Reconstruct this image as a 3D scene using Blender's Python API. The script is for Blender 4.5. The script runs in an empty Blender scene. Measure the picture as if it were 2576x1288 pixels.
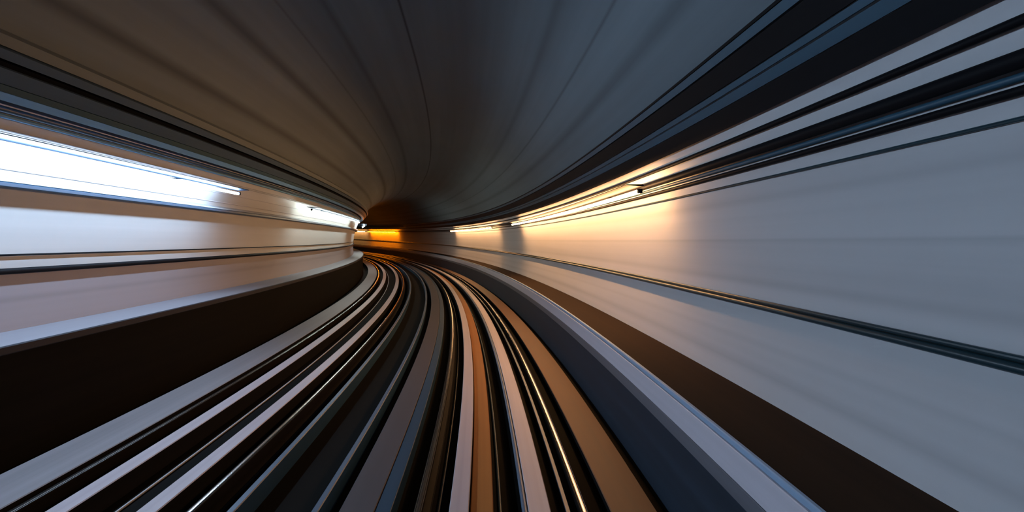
import bpy, math, random
from mathutils import Vector

scene = bpy.context.scene
COL = scene.collection
R = math.radians

# ---------------------------------------------------------------- the line of the track
# Plan curve of the railway, measured in metres along the track (s); the track bends to the left.
K0, K1, K2, GRADE = 0.010177, -0.11961e-3, 0.184446e-5, 0.178412e-3
DATUM = 2.65                      # height of the origin of the cross-section above the track bed
CX, CY, RAD = -1.55, -0.60, 4.15  # bore of the tunnel in the cross-section
S_MIN, S_MAX = -14.0, 95.0
STEP = 0.05
_tab = []
def _build():
    n0, n1 = int(round(-S_MIN / STEP)) + 20, int(round(S_MAX / STEP)) + 20
    def th(s): return K0 * s + K1 * s * s / 2 + K2 * max(s, 0) ** 3 / 3
    def walk(n, d):
        x = y = 0.0; out = []
        for i in range(1, n + 1):
            a = (th((i - 1) * d) + th(i * d)) / 2
            x -= math.sin(a) * d; y += math.cos(a) * d
            out.append((i * d, x, y, th(i * d)))
        return out
    back = walk(n0, -STEP); fwd = walk(n1, STEP)
    return list(reversed(back)) + [(0.0, 0.0, 0.0, 0.0)] + fwd
_tab = _build()
_S0 = _tab[0][0]
def track(s):
    f = (s - _S0) / STEP; i = max(0, min(len(_tab) - 2, int(f))); t = f - i
    a, b = _tab[i], _tab[i + 1]
    return (a[1] + (b[1] - a[1]) * t, a[2] + (b[2] - a[2]) * t, a[3] + (b[3] - a[3]) * t)
def at(X, Y, s):
    """cross-section offset X (right), height Y (above eye level) at chainage s -> world point"""
    x, y, h = track(s)
    return Vector((x + X * math.cos(h), y + X * math.sin(h), Y + GRADE * s * s / 2 * (1 if s > 0 else 0) + DATUM))

# ---------------------------------------------------------------- camera, world, exposure
F_PX = 1105.08
cam_d = bpy.data.cameras.new('camera')
cam_d.sensor_fit = 'HORIZONTAL'; cam_d.sensor_width = 36.0
cam_d.lens = F_PX / 2576.0 * 36.0
cam_d.clip_start = 0.05; cam_d.clip_end = 500
cam = bpy.data.objects.new('camera', cam_d); COL.objects.link(cam)
yaw, pit, rol = -0.023488, -0.030232, 0.023016
c, s_ = math.cos(yaw), math.sin(yaw)
right = Vector((c, s_, 0)); fwd = Vector((-s_, c, 0)); up = Vector((0, 0, 1))
c, s_ = math.cos(pit), math.sin(pit)
up2 = up * c - fwd * s_; fwd2 = up * s_ + fwd * c
c, s_ = math.cos(rol), math.sin(rol)
rt3 = right * c + up2 * s_; up3 = right * -s_ + up2 * c
from mathutils import Matrix
m = Matrix((rt3, up3, -fwd2)).transposed().to_4x4()
m.translation = Vector((0, 0, DATUM))
cam.matrix_world = m
scene.camera = cam

world = bpy.data.worlds.new('world'); scene.world = world; world.use_nodes = True
world.node_tree.nodes['Background'].inputs[0].default_value = (0.10, 0.22, 0.40, 1)
world.node_tree.nodes['Background'].inputs[1].default_value = 0.03
vs = scene.view_settings
vs.view_transform = 'Standard'; vs.look = 'None'; vs.exposure = 0.0; vs.gamma = 1.0; vs.use_curve_mapping = False

WARM, COLD, AMBER = (1.0, 0.51, 0.20), (0.56, 0.78, 1.05), (1.0, 0.21, 0.002)
E_COLD, E_WARM = 138.0, 114.0

# ---------------------------------------------------------------- materials
def new_mat(name):
    mt = bpy.data.materials.new(name); mt.use_nodes = True
    nt = mt.node_tree; return mt, nt, nt.nodes['Principled BSDF']
def uv_noise(nt, su, sv, detail=3.0, off=0.0):
    tc = nt.nodes.new('ShaderNodeTexCoord'); mp = nt.nodes.new('ShaderNodeMapping')
    mp.inputs['Scale'].default_value = (su, sv, 1); mp.inputs['Location'].default_value = (off, off * 0.37, 0)
    nz = nt.nodes.new('ShaderNodeTexNoise'); nz.inputs['Scale'].default_value = 1.0
    nz.inputs['Detail'].default_value = detail; nz.inputs['Roughness'].default_value = 0.55
    nt.links.new(tc.outputs['UV'], mp.inputs['Vector']); nt.links.new(mp.outputs['Vector'], nz.inputs['Vector'])
    return nz.outputs['Fac']
def mul(nt, a, b):
    mx = nt.nodes.new('ShaderNodeMix'); mx.data_type = 'RGBA'; mx.blend_type = 'MULTIPLY'
    mx.inputs[0].default_value = 1.0
    nt.links.new(a, mx.inputs[6]); nt.links.new(b, mx.inputs[7]); return mx.outputs[2]
def ramp(nt, fac, stops, interp='LINEAR'):
    r = nt.nodes.new('ShaderNodeValToRGB'); e = r.color_ramp.elements; r.color_ramp.interpolation = interp
    stops = sorted(stops)
    e[0].position = stops[0][0]; e[0].color = (*stops[0][1], 1)
    e[1].position = stops[-1][0]; e[1].color = (*stops[-1][1], 1)
    for p, cc in stops[1:-1]:
        q = e.new(p); q.color = (*cc, 1)
    nt.links.new(fac, r.inputs['Fac']); return r.outputs['Color']
def streaky(name, color, amp=0.25, rough=0.6, metal=0.0, su=7.0, sv=0.06, lines=None, span=None, off=0.0, spec=0.5, step=None):
    """surface wiped and stained lengthwise; u runs across the section in metres, v along the track"""
    mt, nt, b = new_mat(name)
    n1 = uv_noise(nt, su, sv, 4.0, off)
    lo = 1 - amp
    c1 = ramp(nt, n1, [(0.28, tuple(v * lo for v in color)), (0.72, tuple(min(1, v * (1 + amp * .35)) for v in color))])
    n2 = uv_noise(nt, 1.2, 0.35, 3.0, off + 7.3)
    c2 = ramp(nt, n2, [(0.3, (1 - amp * .35,) * 3), (0.7, (1, 1, 1))])
    out = mul(nt, c1, c2)
    if lines:
        tc = nt.nodes.new('ShaderNodeTexCoord'); sp = nt.nodes.new('ShaderNodeSeparateXYZ')
        nt.links.new(tc.outputs['UV'], sp.inputs[0])
        mr = nt.nodes.new('ShaderNodeMapRange'); mr.inputs['From Min'].default_value = span[0]; mr.inputs['From Max'].default_value = span[1]
        nt.links.new(sp.outputs['X'], mr.inputs['Value'])
        st = [(0.0, (1, 1, 1)), (1.0, (1, 1, 1))]
        for u, w, d in lines:
            p = (u - span[0]) / (span[1] - span[0]); hw = w / 2 / (span[1] - span[0])
            st += [(p - hw, (1, 1, 1)), (p, (d, d, d)), (p + hw, (1, 1, 1))]
        out = mul(nt, out, ramp(nt, mr.outputs['Result'], st))
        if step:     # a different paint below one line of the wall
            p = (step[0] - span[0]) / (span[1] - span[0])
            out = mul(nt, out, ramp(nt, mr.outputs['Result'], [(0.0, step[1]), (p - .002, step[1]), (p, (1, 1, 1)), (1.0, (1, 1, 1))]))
    nt.links.new(out, b.inputs['Base Color'])
    rr = nt.nodes.new('ShaderNodeMapRange'); rr.inputs['To Min'].default_value = max(0.05, rough - .08); rr.inputs['To Max'].default_value = min(1, rough + .08)
    nt.links.new(n1, rr.inputs['Value']); nt.links.new(rr.outputs['Result'], b.inputs['Roughness'])
    b.inputs['Metallic'].default_value = metal; b.inputs['Specular IOR Level'].default_value = spec
    return mt
def glow(name, color, strength):
    mt, nt, b = new_mat(name)
    b.inputs['Base Color'].default_value = (0.8, 0.8, 0.8, 1)
    b.inputs['Emission Color'].default_value = (*color, 1); b.inputs['Emission Strength'].default_value = strength
    return mt
def ang(deg): return R(deg) * RAD     # arc length along the lining from the crown

WALL = (0.47, 0.465, 0.48)
M = {}
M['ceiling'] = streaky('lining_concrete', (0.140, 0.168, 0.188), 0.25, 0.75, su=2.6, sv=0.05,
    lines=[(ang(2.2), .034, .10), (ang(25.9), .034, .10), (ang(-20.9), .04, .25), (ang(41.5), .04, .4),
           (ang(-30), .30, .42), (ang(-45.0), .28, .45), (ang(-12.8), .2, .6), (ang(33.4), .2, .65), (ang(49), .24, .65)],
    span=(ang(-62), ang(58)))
M['wall_right'] = streaky('panelled_wall', WALL, 0.14, 0.5, su=3.0, sv=0.04,
    lines=[(ang(75.1), .14, .85), (ang(80.7), .05, .80), (ang(86.3), .12, .88), (ang(94.5), .10, .9), (ang(98), .16, .85)],
    span=(ang(56), ang(140)), off=3.1)
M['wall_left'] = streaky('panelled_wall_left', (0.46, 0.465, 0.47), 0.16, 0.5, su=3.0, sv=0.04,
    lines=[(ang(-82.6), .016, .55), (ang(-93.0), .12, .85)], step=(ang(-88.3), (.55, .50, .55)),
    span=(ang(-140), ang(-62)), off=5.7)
M['bed'] = streaky('near_black_track_bed', (0.006, 0.0055, 0.005), 0.5, 0.8, spec=0.06)  # even near-black floor colour
M['fascia_dark'] = streaky('near_black_fascia', (0.009, 0.008, 0.007), 0.45, 0.75, spec=0.06)  # left walkway side, one near-black tone throughout
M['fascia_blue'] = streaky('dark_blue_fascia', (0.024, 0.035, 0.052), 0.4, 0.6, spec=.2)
M['deck_pale'] = streaky('pale_deck', (0.26, 0.245, 0.27), 0.12, 0.55)
M['deck_rust'] = streaky('brown_deck', (0.036, 0.022, 0.014), 0.25, 0.85, spec=0.06)
M['nosing_blue'] = streaky('blue_nosing', (0.30, 0.42, 0.58), 0.2, 0.4)
M['lip_dark'] = streaky('dark_lip', (0.035, 0.036, 0.048), 0.2, 0.6, spec=.2)
M['slab'] = streaky('mauve_slab', (0.060, 0.056, 0.066), 0.2, 0.6, spec=.3)
M['nosing_grey'] = streaky('grey_nosing', (0.13, 0.13, 0.15), 0.2, 0.5)
M['plinth'] = streaky('pale_plinth', (0.40, 0.345, 0.37), 0.15, 0.5, su=14)
M['plinth_grey'] = streaky('grey_kerb', (0.22, 0.20, 0.215), 0.22, 0.6, su=9)
M['rusty'] = streaky('rust_stained_concrete', (0.120, 0.048, 0.017), 0.25, 0.6, su=9)
M['orange_cover'] = streaky('orange_brown_cover', (0.30, 0.115, 0.028), 0.25, 0.6, su=9, spec=.2)
M['blue_cover'] = streaky('blue_grey_cover', (0.065, 0.105, 0.165), 0.18, 0.45, su=14)
M['blue_dark'] = streaky('dark_blue_steel', (0.018, 0.055, 0.10), 0.2, 0.4)
M['black'] = streaky('black_sheath', (0.008, 0.008, 0.010), 0.3, 0.55, spec=0.06)
M['black_soft'] = streaky('dull_black_sheath', (0.02, 0.02, 0.022), 0.3, 0.8, spec=0.06)
M['tray_grey'] = streaky('tray_steel', (0.05, 0.09, 0.14), 0.2, 0.5)  # left trays: blue cast of the cold lamp mixed into the steel colour
M['tray_teal'] = streaky('tray_teal', (0.018, 0.07, 0.115), 0.2, 0.5)
M['tray_lamp_blue'] = streaky('tray_lamp_blue', (0.18, 0.42, 0.82), 0.2, 0.4)  # cold lamp's blue light put into the underside colour
M['conduit_blue'] = streaky('conduit_blue', (0.10, 0.28, 0.50), 0.2, 0.45)
M['conduit_grey'] = streaky('conduit_grey', (0.46, 0.46, 0.50), 0.2, 0.5)
M['trunking'] = streaky('pale_trunking', (0.60, 0.55, 0.60), 0.15, 0.5)
M['teal_rail'] = streaky('teal_handrail', (0.010, 0.034, 0.046), 0.2, 0.35)
M['head'] = streaky('polished_railhead', (0.62, 0.60, 0.59), 0.15, 0.2, 1.0, su=60)
M['side_shade'] = streaky('side_shade', (0.010, 0.009, 0.009), 0.5, 0.8, spec=0.06)  # painted shade: near-black for the side faces of kerbs and plinths
M['web'] = streaky('rusted_rail_web', (0.010, 0.008, 0.007), 0.4, 0.6, spec=0.06, su=20)
M['housing'] = streaky('lamp_housing', (0.008, 0.016, 0.030), 0.15, 0.6, spec=.05)
M['housing_warm'] = streaky('lamp_housing_dark', (0.008, 0.008, 0.009), 0.15, 0.6, spec=.05)
M['shelf'] = streaky('pale_shelf', (0.34, 0.36, 0.38), 0.1, 0.4)
M['tube_cold'] = glow('cold_tube', COLD, E_COLD)
M['tube_cold_dim'] = glow('cold_tube_dim', (0.78, 0.88, 0.80), E_COLD * .5)
M['tube_warm'] = glow('warm_tube', WARM, E_WARM)
M['tube_warm_mid'] = glow('warm_tube_mid', WARM, E_WARM * .75)
M['tube_amber'] = glow('amber_tube', AMBER, E_WARM * 1.8)
M['tube_warm_far'] = glow('warm_tube_far', (1.0, 0.45, 0.12), E_WARM * 0.5)

# ---------------------------------------------------------------- builders
def stations(s0, s1, step=0.4):
    n = max(1, int(math.ceil((s1 - s0) / step)))
    return [s0 + (s1 - s0) * i / n for i in range(n + 1)]
def sweep(name, sec, mat, parent=None, s0=S_MIN, s1=S_MAX, closed=True, step=0.4, origin=None, u0=0.0):
    """one mesh: cross-section sec [(X, Y), ...] carried along the track from s0 to s1"""
    ss = stations(s0, s1, step); n = len(sec)
    base = origin if origin is not None else (Vector(parent['_base']) if parent is not None else Vector((0, 0, 0)))
    us = [u0]
    for i in range(n):
        a, b = sec[i], sec[(i + 1) % n]
        us.append(us[-1] + math.hypot(b[0] - a[0], b[1] - a[1]))
    verts = [tuple(at(X, Y, s) - base) for s in ss for X, Y in sec]
    faces = []; uvs = []
    area = sum(sec[i][0] * sec[(i + 1) % n][1] - sec[(i + 1) % n][0] * sec[i][1] for i in range(n))
    m_ = n if closed else n - 1
    for k in range(len(ss) - 1):
        for i in range(m_):
            j = (i + 1) % n
            faces.append((k * n + i, k * n + j, (k + 1) * n + j, (k + 1) * n + i))
            uvs.append(((us[i], ss[k]), (us[i + 1], ss[k]), (us[i + 1], ss[k + 1]), (us[i], ss[k + 1])))
    if closed:
        faces.append(tuple(reversed(range(n)))); uvs.append(tuple((0, 0) for _ in range(n)))
        q = (len(ss) - 1) * n
        faces.append(tuple(range(q, q + n))); uvs.append(tuple((0, 0) for _ in range(n)))
    if area > 0:
        faces = [tuple(reversed(f)) for f in faces]; uvs = [tuple(reversed(u)) for u in uvs]
    me = bpy.data.meshes.new(name); me.from_pydata(verts, [], faces)
    uvl = me.uv_layers.new(name='UVMap')
    k = 0
    for fu in uvs:
        for u in fu:
            uvl.data[k].uv = u; k += 1
    me.polygons.foreach_set('use_smooth', [True] * len(me.polygons))
    me.update(); me.set_sharp_from_angle(angle=R(28))
    me.materials.append(mat)
    o = bpy.data.objects.new(name, me); COL.objects.link(o)
    if parent is not None: o.parent = parent
    else: o.location = base
    return o
def thing(name, label, cat, X, Y, s, group=None):
    o = bpy.data.objects.new(name, None); COL.objects.link(o)
    p = at(X, Y, s); o.location = p; o['_base'] = tuple(p)
    o['label'] = label; o['category'] = cat
    if group: o['group'] = group
    o.empty_display_size = 0.2
    return o
def single(name, label, cat, sec, mat, s0=S_MIN, s1=S_MAX, group=None, step=0.4):
    X, Y = sec[0]
    o = sweep(name, sec, mat, None, s0, s1, origin=at(X, Y, max(s0, 2.0)), step=step)
    o['label'] = label; o['category'] = cat
    if group: o['group'] = group
    return o
def polar(a, r): return (CX + r * math.sin(a), CY + r * math.cos(a))   # a from the crown, right positive
def pa(X, Y): return math.atan2(X - CX, Y - CY)
def shell(a0, a1, n, r): return [polar(a0 + (a1 - a0) * i / n, r) for i in range(n + 1)]
def box(x0, x1, y0, y1, bev=0.006):
    b = min(bev, abs(x1 - x0) * .3, abs(y1 - y0) * .3)
    return [(x0 + b, y0), (x1 - b, y0), (x1, y0 + b), (x1, y1 - b), (x1 - b, y1), (x0 + b, y1), (x0, y1 - b), (x0, y0 + b)]
def disc(x, y, r, n=14): return [(x + r * math.cos(2 * math.pi * i / n), y + r * math.sin(2 * math.pi * i / n)) for i in range(n)]
def tray(p0, p1, r_out=RAD - 0.004):
    """box section on the lining whose inner face runs from p0 to p1 (cross-section points)"""
    a0, a1 = pa(*p0), pa(*p1)
    return [p0, p1, polar(a1, r_out), polar(a0, r_out)]
def struct(o): o['kind'] = 'structure'; return o

# ---------------------------------------------------------------- the setting: lining and track bed
def lining(name, d0, d1, n, mat):
    sec_in = shell(R(d0), R(d1), n, RAD); sec_out = shell(R(d1), R(d0), n, RAD + 0.25)
    o = sweep(name, sec_in + sec_out, mat, None, u0=ang(d0))
    return struct(o)
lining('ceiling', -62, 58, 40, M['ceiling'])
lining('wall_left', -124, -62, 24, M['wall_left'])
lining('wall_right', 58, 124, 24, M['wall_right'])
struct(sweep('floor', [(-5.0, -2.52), (1.9, -2.52), (1.9, -2.9), (-5.0, -2.9)][::-1], M['bed'], None))

# ---------------------------------------------------------------- walkways
w = thing('walkway', 'pale lilac raised walkway along the white-lit left wall', 'walkway', -5.3, -2.5, 4)
sweep('deck', [(-5.656, -1.185), (-4.985, -1.185), (-4.985, -1.26), (-5.645, -1.26)][::-1], M['deck_pale'], w)
sweep('nosing', box(-4.985, -4.95, -1.275, -1.183, .01), M['lip_dark'], w)
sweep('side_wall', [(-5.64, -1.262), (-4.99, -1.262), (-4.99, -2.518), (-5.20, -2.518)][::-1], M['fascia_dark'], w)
w = thing('walkway', 'brown-topped raised walkway with pale blue edge along the right wall', 'walkway', 2.0, -2.5, 4)
sweep('deck', [(1.80, -1.405), (2.522, -1.395), (2.50, -1.50), (1.80, -1.50)][::-1], M['deck_rust'], w)
sweep('nosing', box(1.762, 1.80, -1.45, -1.40, .008), M['nosing_blue'], w)
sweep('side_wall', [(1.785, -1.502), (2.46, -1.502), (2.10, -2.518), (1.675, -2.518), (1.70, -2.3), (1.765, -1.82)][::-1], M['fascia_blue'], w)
single('cable_trunking', 'pale lilac cable trunking just under the blue edge of the right walkway', 'cable trunking',
       box(1.752, 1.785, -1.675, -1.453), M['trunking'])
single('conduit', 'dull grey flat conduit below the pale trunking on the right walkway side', 'conduit',
       box(1.748, 1.79, -1.80, -1.677), M['nosing_grey'])

# ---------------------------------------------------------------- track
HEAD_Y = -2.31
def rail(x, label):
    t = thing('rail', label, 'rail', x, -2.5, 3, None)
    y = HEAD_Y
    hd = sweep('rail_head', [(x - .036, y - .03), (x - .012, y - .042), (x + .012, y - .042), (x + .036, y - .03)] + [(x + .026 + .010 * math.cos(math.pi * k / 12), y - .014 + .010 * math.sin(math.pi * k / 12)) for k in range(7)] + [(x + .016, y - .0006), (x, y), (x - .016, y - .0006)] + [(x - .026 + .010 * math.cos(math.pi * k / 12), y - .014 + .010 * math.sin(math.pi * k / 12)) for k in range(6, 13)], M['head'], t, step=0.12)
    hd.data.materials.append(M['web'])             # only the running surface is polished
    for p in hd.data.polygons:
        if p.normal.z < 0.97: p.material_index = 1
    sweep('rail_web', box(x - .009, x + .009, y - .155, y - .041, .002), M['web'], t)
    sweep('rail_foot', [(x - .07, y - .19), (x + .07, y - .19), (x + .07, y - .178), (x + .015, y - .153), (x - .015, y - .153), (x - .07, y - .178)], M['web'], t)
    sweep('rail_pad', box(x - .08, x + .08, y - .215, y - .189), M['black_soft'], t)
rail(-3.93, 'steel running rail of the left track, the one nearer the left walkway')
rail(-2.495, 'steel running rail of the left track, the one nearer the middle of the tunnel')
rail(-0.60, 'steel running rail of the right track, its left one with a thin copper gleam')
rail(0.835, 'bright copper-gleaming running rail of the right track beside the brown kerb')
def kerb(name, label, cat, x0, x1, y, mat, yb=-2.525, bev=.008, sides=None):
    o = single(name, label, cat, box(x0, x1, yb, y, bev), mat)
    o.data.materials.append(sides or M['side_shade'])          # shade of the gaps put into the colour: sides darker than the top
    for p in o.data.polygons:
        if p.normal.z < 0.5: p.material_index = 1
kerb('kerb', 'wide lilac-grey concrete kerb between left walkway and outermost rail', 'kerb', -4.62, -4.05, -2.31, M['plinth_grey'])
kerb('concrete_plinth', 'pale concrete plinth in the left track, the one nearer the walkway', 'plinth', -3.66, -3.48, -2.31, M['plinth'])
kerb('concrete_plinth', 'pale concrete plinth in the left track, the one nearer the middle of the tunnel', 'plinth', -2.93, -2.76, -2.31, M['plinth'])
single('cable', 'thin grey cable lying between the two pale plinths of the left track', 'cable', disc(-3.33, -2.505, .012, 8), M['conduit_grey'])
kerb('conductor_rail', 'slim blue-grey conductor rail cover beside the left track', 'conductor rail', -2.195, -2.13, -2.31, M['blue_cover'], sides=M['blue_dark'])
kerb('conductor_rail', 'slim blue-grey conductor rail cover beside the wide middle slab', 'conductor rail', -1.495, -1.435, -2.31, M['blue_cover'], sides=M['blue_dark'])
t = thing('middle_slab', 'wide dark grey-mauve slab between the two tracks', 'slab', -1.05, -2.5, 3)
sweep('slab_top', box(-1.27, -0.975, -2.525, -2.325), M['slab'], t)
sweep('drain_cover', box(-0.97, -0.835, -2.525, -2.335), M['blue_dark'], t)['label'] = 'dark blue drain cover strip'
kerb('concrete_plinth', 'pale pinkish plinth in the right track, left of the orange strip', 'plinth', -0.335, -0.165, -2.31, M['plinth'])
kerb('concrete_plinth', 'pale plinth in the right track with a bluish cable on its left side', 'plinth', 0.35, 0.545, -2.31, M['plinth'])
kerb('cover_strip', 'orange-brown flat cover strip between the pale plinths of the right track', 'cover strip', -0.155, 0.05, -2.36, M['orange_cover'])
single('cable', 'bluish grey cable against the plinth nearest the bright right rail', 'cable', disc(0.322, -2.335, .026, 12), M['blue_cover'])
single('cable', 'thin dark blue cable between the left rail and pinkish plinth of the right track', 'cable', disc(-0.45, -2.50, .016, 8), M['blue_dark'])
single('cable', 'thin dark cable right of the orange strip in the right track', 'cable', disc(0.12, -2.50, .016, 8), M['blue_dark'])
single('conduit', 'dark blue flat conduit close beside the bright right rail', 'conduit', box(0.70, 0.745, -2.525, -2.40), M['blue_dark'])
kerb('kerb', 'wide rust-brown concrete kerb at the foot of the right walkway', 'kerb', 1.10, 1.52, -2.38, M['rusty'])

# ---------------------------------------------------------------- left wall fittings (top to bottom)
single('edge_strip', 'thin concrete edge strip between the brown roof and left cable trays', 'edge strip', tray((-4.70, 1.88), (-4.72, 1.775), 4.14), M['ceiling'])
t = thing('cable_tray', 'uppermost cable tray on the left wall, grey lip over a black band', 'cable tray', -4.8, 1.7, 4)
sweep('tray_lip', tray((-4.68, 1.73), (-4.74, 1.655), 4.13), M['tray_grey'], t)
sweep('cable_bundle', tray((-4.80, 1.65), (-4.88, 1.60), 4.13), M['black'], t)
t = thing('cable_tray', 'second cable tray down on the left wall, grey face with underside coloured lamp-lit blue', 'cable tray', -4.9, 1.4, 4)
sweep('tray_face', tray((-4.80, 1.588), (-4.90, 1.465), 4.12), M['tray_grey'], t)
sweep('tray_body', tray((-4.915, 1.462), (-4.95, 1.402), 4.12), M['tray_teal'], t)
sweep('tray_underside', tray((-4.955, 1.398), (-5.01, 1.328), 4.12), M['tray_lamp_blue'], t)['label'] = 'underside coloured as lit blue by the lamp'
single('cable', 'dark blue cable below the lamp-lit blue tray underside on the left wall', 'cable', disc(-5.195, 1.290, .036), M['blue_dark'])
single('conduit', 'steel blue conduit lying under the dark blue cable on the left wall', 'conduit', disc(-5.243, 1.228, .024), M['conduit_blue'])
single('cable', 'upper of two thin pale cables above the left white lamp', 'cable', disc(-5.325, 1.101, .009, 8), M['shelf'])
single('cable', 'lower of two thin pale cables above the left white lamp', 'cable', disc(-5.338, 1.070, .009, 8), M['shelf'])
single('cable', 'thin grey cable on the wall just beneath the left white lamps', 'cable', disc(-5.417, .878, .007, 8), M['conduit_grey'])
single('cable', 'thin grey cable on the wall above the left pipe shelf', 'cable', disc(-5.479, .698, .009, 8), M['conduit_grey'])
t = thing('pipe_shelf', 'narrow pale shelf with dark blue front edge below the left lamps', 'shelf', -5.5, .5, 4)
sweep('shelf_top', [(-5.345, .545), (-5.36, .565), (-5.53, .62), (-5.53, .56), (-5.40, .53)][::-1], M['shelf'], t)
sweep('shelf_edge', box(-5.40, -5.345, .485, .542, .01), M['blue_dark'], t)['label'] = 'dark blue front edge'
single('cable', 'thin dark cable along the left wall above the thick black pipe', 'cable', disc(-5.665, -.285, .012, 8), M['black'])
single('pipe', 'thick black pipe running along the left wall above the walkway', 'pipe', disc(-5.65, -.475, .036), M['black'])

# ---------------------------------------------------------------- right wall fittings (top to bottom)
t = thing('cable_tray', 'uppermost cable tray at the right edge of the roof, thin teal lip over black', 'cable tray', 1.9, 1.5, 4)
sweep('tray_seal', tray((1.865, 1.685), (1.875, 1.665), 4.148), M['black'], t)
sweep('tray_lip', tray((1.878, 1.658), (1.913, 1.597), 4.146), M['tray_teal'], t)['label'] = 'teal lip'
sweep('cable_bundle', tray((1.925, 1.585), (2.010, 1.425), 4.144), M['black'], t)
t = thing('cable_tray', 'second cable tray on the right wall, double teal lip over a broad black body', 'cable tray', 2.0, 1.2, 4)
sweep('tray_lip', tray((2.015, 1.415), (2.040, 1.372), 4.144), M['tray_teal'], t)
sweep('tray_face', tray((2.050, 1.358), (2.093, 1.287), 4.144), M['tray_teal'], t)
sweep('tray_body', tray((2.098, 1.280), (2.175, 1.122), 4.144), M['black'], t)
single('cable', 'black cable along the right wall just below the broad black tray', 'cable', disc(2.245, 1.015, .024), M['black'])
single('cable', 'thick black cable along the right wall at the level of the warm lamps', 'cable', disc(2.27, .855, .042), M['black'])
single('conduit', 'slim teal conduit under the thick black lamp-level cable on the right wall', 'conduit', disc(2.335, .797, .020), M['tray_teal'])
single('cable', 'thin black cable below the slim teal conduit on the right wall', 'cable', disc(2.350, .741, .022), M['black'])
single('conduit', 'slim dark teal conduit, lowest fitting above the pale right wall panels', 'conduit', disc(2.399, .625, .012, 10), M['teal_rail'])
t = thing('handrail', 'dark teal double-tube handrail along the right wall', 'handrail', 2.55, -.54, 4)
sweep('upper_tube', disc(2.545, -.508, .018, 12), M['teal_rail'], t)
sweep('lower_tube', disc(2.545, -.556, .029, 14), M['teal_rail'], t)
# brackets carrying the handrail
for k in range(12):
    s = 1.5 + k * 4.0
    sweep('bracket', box(2.55, 2.605, -.56, -.52), M['teal_rail'], t, s, s + .04)

# ---------------------------------------------------------------- lamps
def lamp(label, side, X, Y, s0, s1, tube, group, r=0.022, hous='housing'):
    t = thing('strip_lamp', label, 'lamp', X, Y, s0, group)
    q = side     # +1 on the right wall (inward is -X), -1 on the left wall
    def P(pts):
        pts = [(X + q * a, Y + b) for a, b in pts]
        return pts if q > 0 else pts[::-1]
    sweep('lamp_tube', disc(X, Y, r, 12), tube, t, s0, s1)
    rear = .05 if q > 0 else .15
    back = (RAD - math.hypot(X - CX, Y - CY)) - 0.01
    sweep('lamp_housing', P([(-.19, .078), (-.19, .086), (.035, .094), (rear, .088), (rear, .078), (.042, .070), (-.03, .066)]), M[hous], t, s0 - .05, s1 + .05)
    arms = max(2, int((s1 - s0) / 3.0))
    for k in range(arms):
        a = s0 + (k + .5) * (s1 - s0) / arms
        sweep('bracket', P([(.03, .070), (back, .070), (back, .086), (.03, .086)]), M[hous], t, a, a + .05)
    for a, b in ((s0 - .06, s0 - .005), (s1 + .005, s1 + .06)):
        sweep('end_cap', P([(-.024, -.024), (.03, -.024), (.03, .035), (-.024, .035)]), M[hous], t, a, b)
LX, LY = -4.93, .855
lamp('long glaring white strip lamp on the left wall reaching the left picture edge', -1, LX, LY, -4.0, 9.5, M['tube_cold'], 'white strip lamps on the left wall', .024)
lamp('white strip lamp on the left wall, just before the wall curves away', -1, LX, LY, 14.5, 26.0, M['tube_cold_dim'], 'white strip lamps on the left wall', .024)
lamp('white strip lamp seen end-on as a small glare at the left bend', -1, LX, LY, 31.0, 40.0, M['tube_cold_dim'], 'white strip lamps on the left wall', .024)
RX, RY = 1.98, .718
lamp('added unseen white lamp on the right wall behind the viewpoint, cooling the near left side', 1, RX, RY, -13.0, -3.0, M['tube_cold_dim'], 'added unseen lamps behind the viewpoint', .024, 'housing_warm')  # added fill, no such lamp in view: cools the near left roof and trays
lamp('long warm strip lamp on the right wall, the nearest and largest of them', 1, RX, RY, 5.75, 18.0, M['tube_warm'], 'warm strip lamps on the right wall', .028, 'housing_warm')
lamp('warm strip lamp on the right wall above the second, smaller lit panel', 1, RX, RY, 23.1, 37.0, M['tube_warm_mid'], 'warm strip lamps on the right wall', .028, 'housing_warm')
lamp('thin strip lamp above the deep orange wall far round the bend', 1, RX, RY, 60.4, 72.0, M['tube_amber'], 'warm strip lamps on the right wall', .028, 'housing_warm')
lamp('farthest warm strip lamp, ending at the corner of the left wall', 1, RX, RY, 73.2, 86.0, M['tube_warm_far'], 'warm strip lamps on the right wall', .028, 'housing_warm')

for o in list(bpy.data.objects):
    if '_base' in o.keys(): del o['_base']
